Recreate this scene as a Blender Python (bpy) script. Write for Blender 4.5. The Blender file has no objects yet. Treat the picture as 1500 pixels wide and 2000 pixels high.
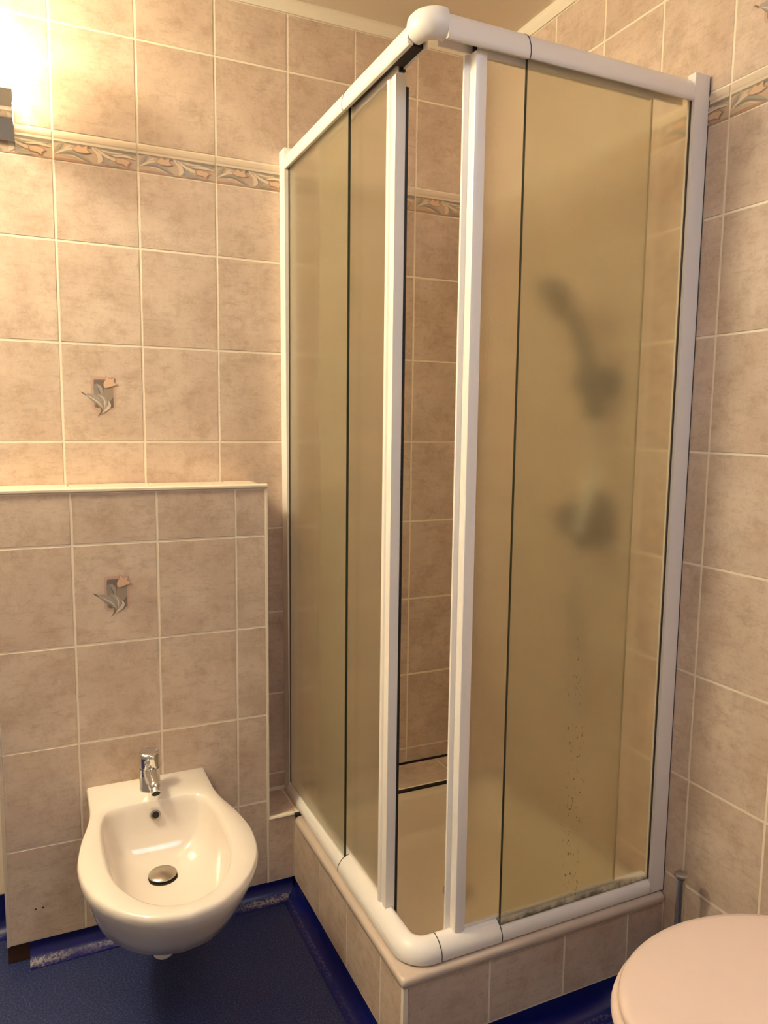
import bpy, bmesh, math, random
from mathutils import Vector, Matrix
random.seed(7)
S = bpy.context.scene
COL = S.collection
PI = math.pi
ZS = 0.175            # height of the tile-grid datum above the floor

# ------------------------------------------------------------------ camera
def make_camera():
    f, yaw, pit, roll = 1469.3, 0.4338, -0.116, 0.0119
    fw = Vector((math.sin(yaw)*math.cos(pit), math.cos(yaw)*math.cos(pit), math.sin(pit)))
    r = Vector((math.cos(yaw), -math.sin(yaw), 0)); u = r.cross(fw)
    r2 = r*math.cos(roll) + u*math.sin(roll); u2 = u*math.cos(roll) - r*math.sin(roll)
    cd = bpy.data.cameras.new('camera'); cam = bpy.data.objects.new('camera', cd); COL.objects.link(cam)
    M = Matrix((r2, u2, -fw)).transposed().to_4x4(); M.translation = Vector((-1.3302, -2.1039, 1.1702+ZS))
    cam.matrix_world = M
    cd.sensor_fit = 'AUTO'; cd.sensor_width = 36; cd.lens = f*36/2000
    cd.clip_start = 0.02
    S.camera = cam
make_camera()
# ------------------------------------------------------------------ world, daylight, exposure
S.view_settings.view_transform = 'Standard'; S.view_settings.look = 'None'
S.view_settings.gamma = 1; S.view_settings.use_curve_mapping = False
S.view_settings.exposure = 0.05
W = bpy.data.worlds.new('world'); S.world = W; W.use_nodes = True
W.node_tree.nodes['Background'].inputs[0].default_value = (0.75, 0.83, 1.0, 1)
W.node_tree.nodes['Background'].inputs[1].default_value = 1.0
FRONTY = -3.1
SKX0, SKX1, SKY0, SKY1, CEILZ = -1.05, -.30, -2.45, -1.60, 2.487     # roof window
def area_light(name, loc, target, sx, sy, power, color):
    l = bpy.data.lights.new(name, 'AREA'); l.shape = 'RECTANGLE'; l.size = sx; l.size_y = sy
    l.energy = power; l.color = color
    o = bpy.data.objects.new(name, l); COL.objects.link(o); o.location = loc
    o.rotation_euler = (Vector(target)-Vector(loc)).to_track_quat('-Z', 'Y').to_euler()
    return o
# daylight coming in through the roof window behind the camera
area_light('window_daylight', ((SKX0+SKX1)/2, (SKY0+SKY1)/2, CEILZ-.012), ((SKX0+SKX1)/2, (SKY0+SKY1)/2+.0001, 0),
           SKX1-SKX0-.1, SKY1-SKY0-.1, 11.0, (0.68, 0.79, 1.0))
LAMP_COL, BALL_COL = (1.0, 0.82, 0.50), (1.0, 0.92, 0.65)

# ------------------------------------------------------------------ helpers
def tag(o, label=None, cat=None, group=None, kind=None):
    if label: o['label'] = label
    if cat: o['category'] = cat
    if group: o['group'] = group
    if kind: o['kind'] = kind
    return o
def empty(name, loc=(0, 0, 0), label=None, cat=None, group=None):
    o = bpy.data.objects.new(name, None); COL.objects.link(o); o.location = loc; o.empty_display_size = .05
    return tag(o, label, cat, group)
def link(name, me, parent=None):
    o = bpy.data.objects.new(name, me); COL.objects.link(o)
    if parent:
        o.parent = parent
        if parent.type == 'EMPTY' or parent.location.length > 0:
            # geometry is written in world coordinates
            pl = Vector((0, 0, 0)); p = parent
            while p: pl += p.location; p = p.parent
            o.location = -pl
    return o
def obj(name, bm, mats, parent=None, smooth=False, bevel=0, sharp=40):
    if bevel:
        es = [e for e in bm.edges if e.is_manifold and e.calc_face_angle(0) > 0.6]
        bmesh.ops.bevel(bm, geom=es, offset=bevel, segments=2, affect='EDGES', profile=.6, clamp_overlap=True)
        smooth = True
    bmesh.ops.recalc_face_normals(bm, faces=bm.faces); bm.normal_update()
    me = bpy.data.meshes.new(name)
    if smooth:
        for f in bm.faces: f.smooth = True
        for e in bm.edges:
            if len(e.link_faces) == 2 and e.calc_face_angle(0) > math.radians(sharp): e.smooth = False
    bm.to_mesh(me); bm.free()
    for m in (mats if isinstance(mats, (list, tuple)) else [mats]): me.materials.append(m)
    return link(name, me, parent)
def box(bm, a, b):
    x0, y0, z0 = [min(a[i], b[i]) for i in range(3)]; x1, y1, z1 = [max(a[i], b[i]) for i in range(3)]
    v = [bm.verts.new(p) for p in ((x0,y0,z0),(x1,y0,z0),(x1,y1,z0),(x0,y1,z0),(x0,y0,z1),(x1,y0,z1),(x1,y1,z1),(x0,y1,z1))]
    for f in ((0,3,2,1),(4,5,6,7),(0,1,5,4),(1,2,6,5),(2,3,7,6),(3,0,4,7)): bm.faces.new([v[i] for i in f])
    return v
def bx(a, b):
    bm = bmesh.new(); box(bm, a, b); return bm
def loft(bm, rings, closed=True, cap0=True, cap1=True):
    R = [[bm.verts.new(p) for p in r] for r in rings]; n = len(R[0])
    for a, b in zip(R, R[1:]):
        for i in range(n if closed else n-1):
            j = (i+1) % n; bm.faces.new((a[i], a[j], b[j], b[i]))
    if cap0: bm.faces.new(R[0][::-1])
    if cap1: bm.faces.new(R[-1])
    return R
def tube(bm, pts, rad, n=14, caps=True):
    P = [Vector(p) for p in pts]; rings = []
    rr = rad if isinstance(rad, (list, tuple)) else [rad]*len(P)
    t0 = (P[1]-P[0]).normalized(); up = Vector((0, 0, 1)) if abs(t0.z) < .9 else Vector((1, 0, 0))
    nrm = (up - t0*up.dot(t0)).normalized()
    for i, p in enumerate(P):
        t = ((P[min(i+1, len(P)-1)]-P[max(i-1, 0)])).normalized()
        nrm = (nrm - t*nrm.dot(t)).normalized(); b = t.cross(nrm)
        rings.append([p + nrm*rr[i]*math.cos(a) + b*rr[i]*math.sin(a) for a in [2*PI*k/n for k in range(n)]])
    loft(bm, rings, True, caps, caps)
def lathe(bm, prof, c, axis=(0, 0, 1), n=32):
    A = Vector(axis).normalized(); up = Vector((1, 0, 0)) if abs(A.x) < .9 else Vector((0, 1, 0))
    u = (up - A*up.dot(A)).normalized(); v = A.cross(u); C = Vector(c)
    loft(bm, [[C + A*h + (u*math.cos(2*PI*k/n)+v*math.sin(2*PI*k/n))*max(r, 1e-4) for k in range(n)] for r, h in prof])
def smoothpts(P, n=8):
    P = [Vector(p) for p in P]; out = []
    for i in range(len(P)-1):
        p0, p1, p2, p3 = P[max(i-1, 0)], P[i], P[i+1], P[min(i+2, len(P)-1)]
        for k in range(n):
            t = k/n
            out.append(.5*((2*p1)+(-p0+p2)*t+(2*p0-5*p1+4*p2-p3)*t*t+(-p0+3*p1-3*p2+p3)*t**3))
    return out+[P[-1]]

# ------------------------------------------------------------------ materials
def srgb(r, g, b):
    f = lambda c: (c/255/12.92) if c/255 <= .04045 else ((c/255+.055)/1.055)**2.4
    return (f(r), f(g), f(b), 1)
def mat(name, col, rough=.5, metal=0, spec=.5, coat=0):
    m = bpy.data.materials.new(name); m.use_nodes = True; b = m.node_tree.nodes['Principled BSDF']
    b.inputs['Base Color'].default_value = col; b.inputs['Roughness'].default_value = rough
    b.inputs['Metallic'].default_value = metal; b.inputs['Specular IOR Level'].default_value = spec
    b.inputs['Coat Weight'].default_value = coat; b.inputs['Coat Roughness'].default_value = .08
    return m
class NT:
    def __init__(s, m): s.t = m.node_tree; s.b = s.t.nodes['Principled BSDF']
    def n(s, ty, **kw):
        x = s.t.nodes.new(ty)
        for k, v in kw.items():
            if k.startswith('i_'): x.inputs[k[2:].replace('_', ' ')].default_value = v
            else: setattr(x, k, v)
        return x
    def l(s, a, b): s.t.links.new(a, b)
    def noise(s, vec, scale, detail=4, rough=.55, dist=0):
        x = s.n('ShaderNodeTexNoise'); s.l(vec, x.inputs['Vector'])
        x.inputs['Scale'].default_value = scale; x.inputs['Detail'].default_value = detail
        x.inputs['Roughness'].default_value = rough; x.inputs['Distortion'].default_value = dist
        return x.outputs['Fac']
    def ramp(s, fac, stops):
        x = s.n('ShaderNodeValToRGB'); s.l(fac, x.inputs[0]); e = x.color_ramp.elements
        while len(e) < len(stops): e.new(.5)
        for q, (p, c) in zip(e, stops): q.position = p; q.color = c
        return x.outputs[0]
    def mix(s, fac, a, b, mode='MIX'):
        x = s.n('ShaderNodeMix', data_type='RGBA', blend_type=mode)
        for sock, v in ((x.inputs[0], fac), (x.inputs[6], a), (x.inputs[7], b)):
            if isinstance(v, (int, float, tuple)): sock.default_value = v
            else: s.l(v, sock)
        return x.outputs[2]
    def math(s, op, a, b=0.0):
        x = s.n('ShaderNodeMath', operation=op)
        for sock, v in ((x.inputs[0], a), (x.inputs[1], b)):
            if isinstance(v, (int, float)): sock.default_value = v
            else: s.l(v, sock)
        return x.outputs[0]
    def bump(s, h, strength, dist=.001):
        x = s.n('ShaderNodeBump'); x.inputs['Strength'].default_value = strength; x.inputs['Distance'].default_value = dist
        s.l(h, x.inputs['Height']); s.l(x.outputs[0], s.b.inputs['Normal'])
def tile_material():
    m = mat('glazed_tile', (.6, .5, .4, 1), .4, spec=.32); N = NT(m)
    tc = N.n('ShaderNodeTexCoord'); oi = N.n('ShaderNodeObjectInfo')
    off = N.n('ShaderNodeVectorMath', operation='SCALE'); off.inputs[0].default_value = (37, 53, 19); N.l(oi.outputs['Random'], off.inputs['Scale'])
    v = N.n('ShaderNodeVectorMath', operation='ADD'); N.l(tc.outputs['Object'], v.inputs[0]); N.l(off.outputs[0], v.inputs[1]); v = v.outputs[0]
    big = N.noise(v, 8, 3, .5, .2); blot = N.noise(v, 17, 9, .78, .1)
    def aniso(sx, sy, scale):
        mp = N.n('ShaderNodeMapping'); mp.inputs['Scale'].default_value = (sx, sy, 1); N.l(v, mp.inputs['Vector'])
        return N.noise(mp.outputs[0], scale, 8, .78, 0)
    st1 = aniso(1, 3.2, 24); st2 = aniso(3.2, 1, 24); fine = N.noise(v, 95, 6, .8, 0)
    base = N.ramp(big, [(.34, srgb(204, 180, 160)), (.66, srgb(218, 196, 176))])
    def k(f, a, b, m): return N.math('MULTIPLY', N.ramp(f, [(a, (0, 0, 0, 1)), (b, (1, 1, 1, 1))]), m)
    c = N.mix(k(blot, .48, .70, .55), base, srgb(158, 128, 104))
    c = N.mix(k(st1, .51, .72, .55), c, srgb(164, 136, 112))
    c = N.mix(k(st2, .54, .76, .40), c, srgb(232, 212, 190))
    c = N.mix(k(fine, .52, .74, .30), c, srgb(160, 132, 110))
    N.l(c, N.b.inputs['Base Color'])
    h = N.noise(v, 120, 3); N.bump(h, .05, .0006)
    r = N.ramp(st1, [(.3, (.32,)*3+(1,)), (.7, (.46,)*3+(1,))]); N.l(r, N.b.inputs['Roughness'])
    return m
M = {}
M['tile'] = tile_material()
M['grout'] = mat('grout', srgb(240, 226, 204), .7)
M['dark_joint'] = mat('mouldy_joint', srgb(38, 28, 22), .8)
M['trim_cream'] = mat('glazed_cream_trim', srgb(240, 226, 204), .2)
M['bead'] = mat('border_bead', srgb(218, 198, 174), .35)
M['nosing'] = mat('kerb_nosing', srgb(200, 182, 166), .3)
M['wood'] = mat('batten_wood', srgb(64, 36, 20), .85)
M['ceiling'] = mat('ceiling_panel', srgb(226, 212, 194), .6)
M['trim_ceiling'] = mat('ceiling_strip', srgb(238, 226, 206), .45)
M['plaster'] = mat('plaster', srgb(176, 172, 170), .8)
M['white'] = mat('white_powder_coat', srgb(240, 233, 226), .32)
M['black'] = mat('black_rubber', srgb(18, 16, 16), .5)
M['gap'] = mat('dark_gap', srgb(48, 42, 34), .6)
M['ceramic'] = mat('sanitary_ceramic', srgb(230, 219, 206), .14, coat=.3)
M['tray'] = mat('tray_enamel', srgb(228, 210, 186), .25)
M['lid'] = mat('toilet_lid_plastic', srgb(230, 206, 193), .3)
M['chrome'] = mat('chrome', (.78, .77, .76, 1), .06, 1)
M['fitting'] = mat('dark_chrome_fitting', (.05, .047, .045, 1), .4, .4)
M['steel'] = mat('satin_steel', (.55, .54, .53, 1), .28, 1)
M['chrome_dull'] = mat('drain_metal', (.5, .44, .37, 1), .3, 1)
M['dark'] = mat('dark_hole', srgb(28, 24, 20), .6)
M['silicone'] = mat('silicone', srgb(228, 216, 200), .4)
for k, c in dict(m_pink=(198, 164, 146), m_dark=(128, 112, 100), m_mid=(160, 142, 126), m_leaf=(168, 156, 148), m_leaf2=(150, 140, 130),
                 m_light=(212, 196, 178), m_peach=(220, 182, 154), m_line=(184, 146, 120), m_stem=(126, 106, 84),
                 b_grey=(168, 154, 136), b_grey2=(142, 130, 114), b_cream=(220, 196, 168), b_peach=(212, 178, 146), b_line=(178, 138, 110), b_bg=(194, 168, 142)).items():
    M[k] = mat('glaze_'+k[2:]+('_motif' if k[0] == 'm' else '_border'), srgb(*c), .3)
# blue safety vinyl
def vinyl():
    m = mat('blue_safety_vinyl', srgb(28, 34, 74), .42); N = NT(m)
    g = N.n('ShaderNodeNewGeometry'); p = g.outputs['Position']
    sp = N.noise(p, 260, 4, .75); big = N.noise(p, 5, 3)
    base = N.mix(big, srgb(16, 24, 66), srgb(28, 38, 86))
    f = N.ramp(sp, [(.47, (0, 0, 0, 1)), (.64, (1, 1, 1, 1))])
    c = N.mix(N.math('MULTIPLY', f, .75), base, srgb(88, 98, 140))
    N.l(c, N.b.inputs['Base Color']); N.bump(sp, .25, .0006)
    return m
def cove(wear):
    # smooth blue upstand with a worn, scuffed grey band low down where the cove has been rubbed
    m = mat('blue_cove', srgb(10, 18, 96), .3); N = NT(m)
    g = N.n('ShaderNodeNewGeometry'); p = g.outputs['Position']
    sx = N.n('ShaderNodeSeparateXYZ'); N.l(p, sx.inputs[0])
    band = N.ramp(sx.outputs['Z'], [(.0005, (.2,)*3+(1,)), (.003, (1, 1, 1, 1)), (.020 if wear > .5 else .007, (0, 0, 0, 1))])
    n1 = N.noise(p, 170, 6, .85); n2 = N.noise(p, 6, 2)
    f = N.ramp(N.math('ADD', n1, N.math('MULTIPLY', N.math('SUBTRACT', band, 1.0), .30)), [(.40, (0, 0, 0, 1)), (.50, (.8, .8, .8, 1))])
    f = N.math('MULTIPLY', f, N.ramp(n2, [(.35, (.15,)*3+(1,)), (.6, (.9,)*3+(1,))]))
    f = N.math('MULTIPLY', f, wear); N.l(N.mix(f, srgb(10, 18, 96), srgb(196, 184, 166)), N.b.inputs['Base Color'])
    N.l(N.ramp(f, [(0, (.28,)*3+(1,)), (1, (.7,)*3+(1,))]), N.b.inputs['Roughness'])
    return m
M['floor'] = vinyl(); M['cove'] = cove(.95); M['cove_clean'] = cove(.4)
def glass_mat(name, stains):
    m = bpy.data.materials.new(name); m.use_nodes = True; t = m.node_tree; N = NT(m); b = N.b
    b.inputs['Base Color'].default_value = srgb(255, 255, 246); b.inputs['Transmission Weight'].default_value = 1
    b.inputs['Roughness'].default_value = .225; b.inputs["IOR"].default_value = 1.24
    g = N.n('ShaderNodeNewGeometry'); p = g.outputs['Position']
    N.bump(N.noise(p, 330, 2), .12, .0012)
    tr_ = N.n('ShaderNodeBsdfTranslucent'); tr_.inputs[0].default_value = srgb(244, 230, 200)
    di = N.n('ShaderNodeBsdfDiffuse'); di.inputs[0].default_value = srgb(214, 204, 176)
    m1 = N.n('ShaderNodeMixShader'); m1.inputs[0].default_value = .25; N.l(tr_.outputs[0], m1.inputs[1]); N.l(di.outputs[0], m1.inputs[2])
    m2 = N.n('ShaderNodeMixShader'); m2.inputs[0].default_value = .15; N.l(b.outputs[0], m2.inputs[1]); N.l(m1.outputs[0], m2.inputs[2])
    last = m2
    if stains:
        sx = N.n('ShaderNodeSeparateXYZ'); N.l(p, sx.inputs[0])
        mp = N.n('ShaderNodeMapping'); mp.inputs['Scale'].default_value = (1, 1, .55); N.l(p, mp.inputs['Vector'])
        spots = N.ramp(N.noise(mp.outputs[0], 150, 2, .6), [(.64, (0, 0, 0, 1)), (.70, (1, 1, 1, 1))])
        xd = N.math('ABSOLUTE', N.math('ADD', N.math('ADD', sx.outputs['X'], .262), N.math('MULTIPLY', N.noise(p, 4, 1), .03)))
        col = N.ramp(xd, [(.008, (1, 1, 1, 1)), (.035, (0, 0, 0, 1))])
        zz = N.ramp(N.math('MULTIPLY', sx.outputs['Z'], .5), [(.12, (1, 1, 1, 1)), (.40, (.7,)*3+(1,)), (.46, (0, 0, 0, 1))])
        low = N.ramp(N.math('ADD', sx.outputs['Z'], N.math('MULTIPLY', N.noise(p, 14, 3), .03)), [(.293, (1, 1, 1, 1)), (.306, (0, 0, 0, 1))])
        lown = N.ramp(N.noise(p, 60, 6, .7), [(.42, (.1, .1, .1, 1)), (.66, (1, 1, 1, 1))])
        f = N.math('MAXIMUM', N.math('MULTIPLY', N.math('MULTIPLY', spots, col), zz), N.math('MULTIPLY', N.math('MULTIPLY', low, lown), .75))
        d = N.n('ShaderNodeBsdfDiffuse'); d.inputs[0].default_value = srgb(84, 72, 52)
        mx = N.n('ShaderNodeMixShader'); N.l(N.math('MULTIPLY', f, .85), mx.inputs[0]); N.l(m2.outputs[0], mx.inputs[1]); N.l(d.outputs[0], mx.inputs[2])
        last = mx
    N.l(last.outputs[0], t.nodes['Material Output'].inputs['Surface'])
    return m
M['glass'] = glass_mat('obscure_glass', False); M['glass_stained'] = glass_mat('obscure_glass_limescale', True)
M['glass_edge2'] = mat('door_glass_edge', srgb(150, 140, 100), .3)
M['glass_edge'] = mat('green_glass_edge', srgb(44, 54, 34), .15)
def globe_mat(name, col, st):
    m = bpy.data.materials.new(name); m.use_nodes = True; b = m.node_tree.nodes['Principled BSDF']
    b.inputs['Base Color'].default_value = (.9, .88, .85, 1); b.inputs['Emission Color'].default_value = col+(1,)
    b.inputs['Emission Strength'].default_value = st
    return m
M['globe'] = globe_mat('lit_opal_globe', LAMP_COL, 18.0); M['ball'] = globe_mat('lit_opal_ball', BALL_COL, 147.0)

# ------------------------------------------------------------------ tiles
JT = 0.0046          # joint width
TH = 0.006           # how deep a tile stands in its bed
_tiles = {}
def tile_mesh(w, h, m='tile'):
    k = (round(w, 4), round(h, 4), m)
    if k not in _tiles:
        bm = bmesh.new(); b = .0012; hw, hh = w/2, h/2
        rings = [[(-hw, -hh, -TH), (hw, -hh, -TH), (hw, hh, -TH), (-hw, hh, -TH)],
                 [(-hw, -hh, -b), (hw, -hh, -b), (hw, hh, -b), (-hw, hh, -b)],
                 [(-hw+b, -hh+b, 0), (hw-b, -hh+b, 0), (hw-b, hh-b, 0), (-hw+b, hh-b, 0)]]
        loft(bm, [[Vector(p) for p in r] for r in rings], True, False, True)
        me = bpy.data.meshes.new('tile'); bm.to_mesh(me); bm.free(); me.materials.append(M[m]); _tiles[k] = me
    return _tiles[k]
FR = {'back': (Vector((1, 0, 0)), Vector((0, 0, 1)), Vector((0, -1, 0))),       # u, v, outward normal
      'right': (Vector((0, -1, 0)), Vector((0, 0, 1)), Vector((-1, 0, 0))),
      'up': (Vector((1, 0, 0)), Vector((0, 1, 0)), Vector((0, 0, 1))),
      'left': (Vector((0, -1, 0)), Vector((0, 0, 1)), Vector((-1, 0, 0))),
      'leftend': (Vector((0, 1, 0)), Vector((0, 0, 1)), Vector((1, 0, 0)))}
def frame_matrix(fr, c):
    u, v, n = FR[fr]; m = Matrix((u, v, n)).transposed().to_4x4(); m.translation = c; return m
def put_tile(parent, fr, p0, u0, u1, v0, v1, name='tile', m='tile'):
    """p0: a point of the tiled face where u = v = 0"""
    u, v, n = FR[fr]
    w, h = u1-u0-JT, v1-v0-JT
    o = bpy.data.objects.new(name, tile_mesh(w, h, m)); COL.objects.link(o); o.parent = parent
    c = Vector(p0)+u*(u0+u1)/2+v*(v0+v1)/2 + n*random.uniform(-.0003, .0003)
    o.matrix_local = frame_matrix(fr, c)
    return o
# printed motifs: thin layers of glaze standing a few tenths of a millimetre proud of the tile
def leaf_poly(pts, w, n=6):
    P = smoothpts([(p[0], p[1], 0) for p in pts], n); L, R = [], []
    for i, p in enumerate(P):
        t = (P[min(i+1, len(P)-1)]-P[max(i-1, 0)]).normalized(); s = Vector((-t.y, t.x, 0))
        k = math.sin(PI*(i+.3)/(len(P)-.4))**.8*w/2
        L.append(p+s*k); R.append(p-s*k)
    return L+R[::-1]
def layer_mesh(name, layers, keys):
    bm = bmesh.new()
    for i, (poly, k) in enumerate(layers):
        z = .0003+.00008*i
        top = [bm.verts.new((p[0], p[1], z)) for p in poly]
        f = bm.faces.new(top); f.material_index = keys.index(k)
        if f.normal.z < 0 or f.calc_area() < 0: f.normal_flip()
        f.normal_update()
        if f.normal.z < 0: f.normal_flip()
    bmesh.ops.triangulate(bm, faces=bm.faces[:])
    me = bpy.data.meshes.new(name); bm.to_mesh(me); bm.free()
    for k in keys: me.materials.append(M[k])
    return me
def motif():
    T = lambda L: [((x-785)*.0000985, (820-y)*.0001035) for x, y in L]
    def rr(x0, y0, x1, y1, r):
        o = []
        for cx, cy, a0 in ((x1-r, y0+r, -90), (x1-r, y1-r, 0), (x0+r, y1-r, 90), (x0+r, y0+r, 180)):
            for k in range(5):
                a = math.radians(a0+90*k/4); o.append((cx+r*math.cos(a), cy+r*math.sin(a)))
        return T(o)
    Lf = lambda L, w: leaf_poly(T(L), w*.0001)
    A = [(rr(480, 405, 1090, 1245, 90), 'm_pink'), (rr(545, 470, 1035, 1190, 60), 'm_mid'),
         (T([(555, 490), (840, 485), (800, 690), (760, 860), (640, 830), (590, 700), (560, 640)]), 'm_dark'),
         (T([(1030, 900), (1030, 1170), (900, 1185), (830, 1150), (880, 1050), (960, 1000)]), 'm_dark'),
         (T([(600, 1080), (700, 1180), (640, 1190), (560, 1150)]), 'm_dark'),
         (Lf([(700, 870), (600, 740), (600, 650), (650, 590)], 110), 'm_leaf2'), (Lf([(740, 870), (730, 740), (690, 660), (640, 600)], 90), 'm_leaf'),
         (Lf([(225, 795), (300, 840), (400, 905)], 34), 'm_stem'),
         (Lf([(340, 860), (480, 900), (640, 1010), (790, 1260)], 150), 'm_leaf'), (Lf([(380, 880), (520, 960), (660, 1060), (760, 1190)], 26), 'm_light'),
         (Lf([(400, 910), (520, 1020), (640, 1090), (740, 1200)], 24), 'm_leaf2'),
         (Lf([(630, 840), (770, 960), (820, 1090), (780, 1260)], 140), 'm_leaf'), (Lf([(700, 860), (790, 960), (815, 1060), (800, 1180)], 26), 'm_light'),
         (Lf([(660, 900), (730, 1020), (770, 1120), (780, 1230)], 22), 'm_leaf2'),
         (Lf([(905, 1010), (930, 1110), (880, 1190), (740, 1310)], 80), 'm_light'),
         (Lf([(720, 1150), (725, 1270), (690, 1330), (630, 1395)], 34), 'm_stem'),
         (T([(862, 365), (945, 452), (1078, 420), (1062, 530), (1160, 606), (1000, 652), (850, 700), (790, 670), (788, 580), (830, 490)]), 'm_line'),
         (T([(878, 395), (940, 470), (1058, 438), (1040, 535), (1125, 598), (1000, 636), (850, 684), (806, 662), (802, 580), (846, 495)]), 'm_peach'),
         (Lf([(812, 655), (815, 580), (850, 510)], 34), 'm_light')]
    ks = ['m_pink', 'm_mid', 'm_dark', 'm_leaf', 'm_leaf2', 'm_light', 'm_peach', 'm_line', 'm_stem']
    return layer_mesh('tulip_motif', A, ks)
MOTIF = motif()
BW, BH = .2-JT, .045          # printed field of a border tile
def border_pattern(u0=0.0, u1=1.0):
    """field u 0..1 across the tile, v 0..1 up; clipped to u0..u1 for cut tiles"""
    def X(L): return [((u-.5)*BW, (v-.5)*BH) for u, v in L]
    def Lf(L, w):
        P = leaf_poly(X(L), w*BH, 5); return P
    A = [(X([(0, 0), (1, 0), (1, 1), (0, 1)]), 'b_bg'),
         (X([(0, .88), (.12, .93), (.4, .82), (.62, .86), (1, .8), (1, 1), (0, 1)]), 'b_grey2'),
         (X([(0, 0), (1, 0), (1, .06), (.7, .12), (.5, .05), (.2, .14), (0, .1)]), 'b_line'),
         (Lf([(.01, .28), (.06, .62), (.13, .97)], .26), 'b_grey'), (Lf([(.01, .28), (.09, .5), (.2, .86)], .16), 'b_cream'),
         (Lf([(.02, .25), (.07, .6), (.11, .9)], .05), 'b_grey2'),
         (Lf([(.02, .34), (.16, .55), (.3, .38), (.46, .04)], .34), 'b_grey'), (Lf([(.06, .36), (.2, .44), (.33, .26), (.45, .06)], .1), 'b_grey2'),
         (Lf([(.14, .3), (.24, .3), (.36, .1)], .06), 'b_cream'),
         (Lf([(.01, .3), (.14, .6), (.26, .7)], .12), 'b_cream'),
         (Lf([(.44, .92), (.55, .7), (.6, .4), (.6, .02)], .42), 'b_grey'), (Lf([(.45, .9), (.53, .66), (.55, .36), (.52, .1)], .32), 'b_cream'),
         (Lf([(.47, .88), (.57, .6), (.59, .1)], .06), 'b_grey2'),
         (Lf([(.5, .84), (.62, .78), (.76, .7), (.97, .8)], .26), 'b_grey'), (Lf([(.54, .84), (.7, .78), (.82, .82)], .08), 'b_cream'),
         (Lf([(.5, .88), (.6, .6), (.72, .42), (.8, .4)], .16), 'b_cream'), (Lf([(.7, .62), (.84, .7), (.99, .6)], .14), 'b_cream'),
         (Lf([(.58, .3), (.66, .16), (.78, .12)], .2), 'b_grey'),
         (X([(.21, .66), (.29, .97), (.33, .86), (.4, .98), (.4, .74), (.45, .62), (.38, .5), (.27, .52)]), 'b_line'),
         (X([(.22, .66), (.29, .92), (.33, .81), (.39, .92), (.39, .72), (.43, .62), (.37, .54), (.28, .56)]), 'b_peach'),
         (X([(.73, .5), (.8, .58), (.9, .52), (.94, .38), (.9, .3), (.89, .1), (.83, .22), (.74, .24)]), 'b_line'),
         (X([(.745, .48), (.8, .54), (.89, .49), (.92, .38), (.885, .3), (.875, .15), (.83, .26), (.755, .28)]), 'b_peach')]
    ks = ['b_bg', 'b_grey2', 'b_line', 'b_grey', 'b_cream', 'b_peach']
    me = layer_mesh('leaf_pattern', A, ks)
    bm = bmesh.new(); bm.from_mesh(me)
    def cut(co, no): bmesh.ops.bisect_plane(bm, geom=bm.verts[:]+bm.edges[:]+bm.faces[:], plane_co=co, plane_no=no, clear_outer=True)
    cut(((u1-.5)*BW, 0, 0), (1, 0, 0)); cut(((u0-.5)*BW, 0, 0), (-1, 0, 0)); cut((0, BH/2, 0), (0, 1, 0)); cut((0, -BH/2, 0), (0, -1, 0))
    bm.to_mesh(me); bm.free(); return me
_bp = {}
_bd = {}
def put_border(parent, fr, p0, u0, u1, full0, z0=1.808+ZS, z1=1.876+ZS):
    """border tile: flat printed field under a raised rounded bead"""
    u, v, n = FR[fr]
    key = round(u1-u0, 4)
    if key not in _bd:
        w = u1-u0-JT; bm = bmesh.new(); h = z1-z0-.0012
        prof = [(-h/2, -TH), (-h/2, 0), (h/2-.023, 0), (h/2-.0222, .0005), (h/2-.020, .0005), (h/2-.0185, .0002), (h/2-.0165, .0002), (h/2-.0135, .0013), (h/2-.009, .0018), (h/2-.0045, .0013), (h/2-.0015, .0002), (h/2, -.001), (h/2, -TH)]
        loft(bm, [[Vector((s*w/2, y, z)) for y, z in prof] for s in (-1, 1)], True, True, True)
        me = bpy.data.meshes.new('border_tile'); bmesh.ops.recalc_face_normals(bm, faces=bm.faces)
        bm.to_mesh(me); bm.free(); me.materials.append(M['bead']); _bd[key] = me
    o = bpy.data.objects.new('border_tile', _bd[key]); COL.objects.link(o); o.parent = parent
    cm = Vector(p0)+u*(u0+u1)/2+v*(z0+z1)/2
    o.matrix_local = frame_matrix(fr, cm)
    a, b = (u0-full0)/.2, (u1-full0)/.2
    k = (round(a, 3), round(b, 3))
    if k not in _bp: _bp[k] = border_pattern(*k)
    q = bpy.data.objects.new('leaf_pattern', _bp[k]); COL.objects.link(q); q.parent = o
    q.location = ((full0+.1)-(u0+u1)/2, -(z1-z0)/2+BH/2+.0006, 0)
def put_motif(parent_tile):
    q = bpy.data.objects.new('tulip_motif', MOTIF); COL.objects.link(q); q.parent = parent_tile

# ------------------------------------------------------------------ room shell
LX, CEIL = -2.6, 2.312+ZS
def struct(name, bm, m, label, cat='wall', **kw):
    o = obj(name, bm, m, **kw); tag(o, label, cat, kind='structure'); return o
struct('floor', bx((LX-.1, FRONTY-.1, -.1), (.1, .1, 0)), M['floor'], 'dark blue speckled safety vinyl floor', 'floor')
struct('ceiling', bx((LX-.1, FRONTY-.1, CEIL), (.1, .1, CEIL+.1)), M['ceiling'], 'plain cream ceiling over the shower', 'ceiling')
BED = .0011        # grout sits this far behind the tile face
wb = struct('wall_back', bx((LX-.1, BED, 0), (.1, .1, CEIL)), M['grout'], 'beige tiled back wall with floral border, behind bidet and shower')
wr = struct('wall_right', bx((BED, FRONTY-.1, 0), (.1, BED, CEIL)), M['grout'], 'beige tiled right wall beside shower and toilet')
struct('wall_left', bx((LX-.1, FRONTY, 0), (LX, BED, CEIL)), M['plaster'], 'plain wall at the far left, out of view')
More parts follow.
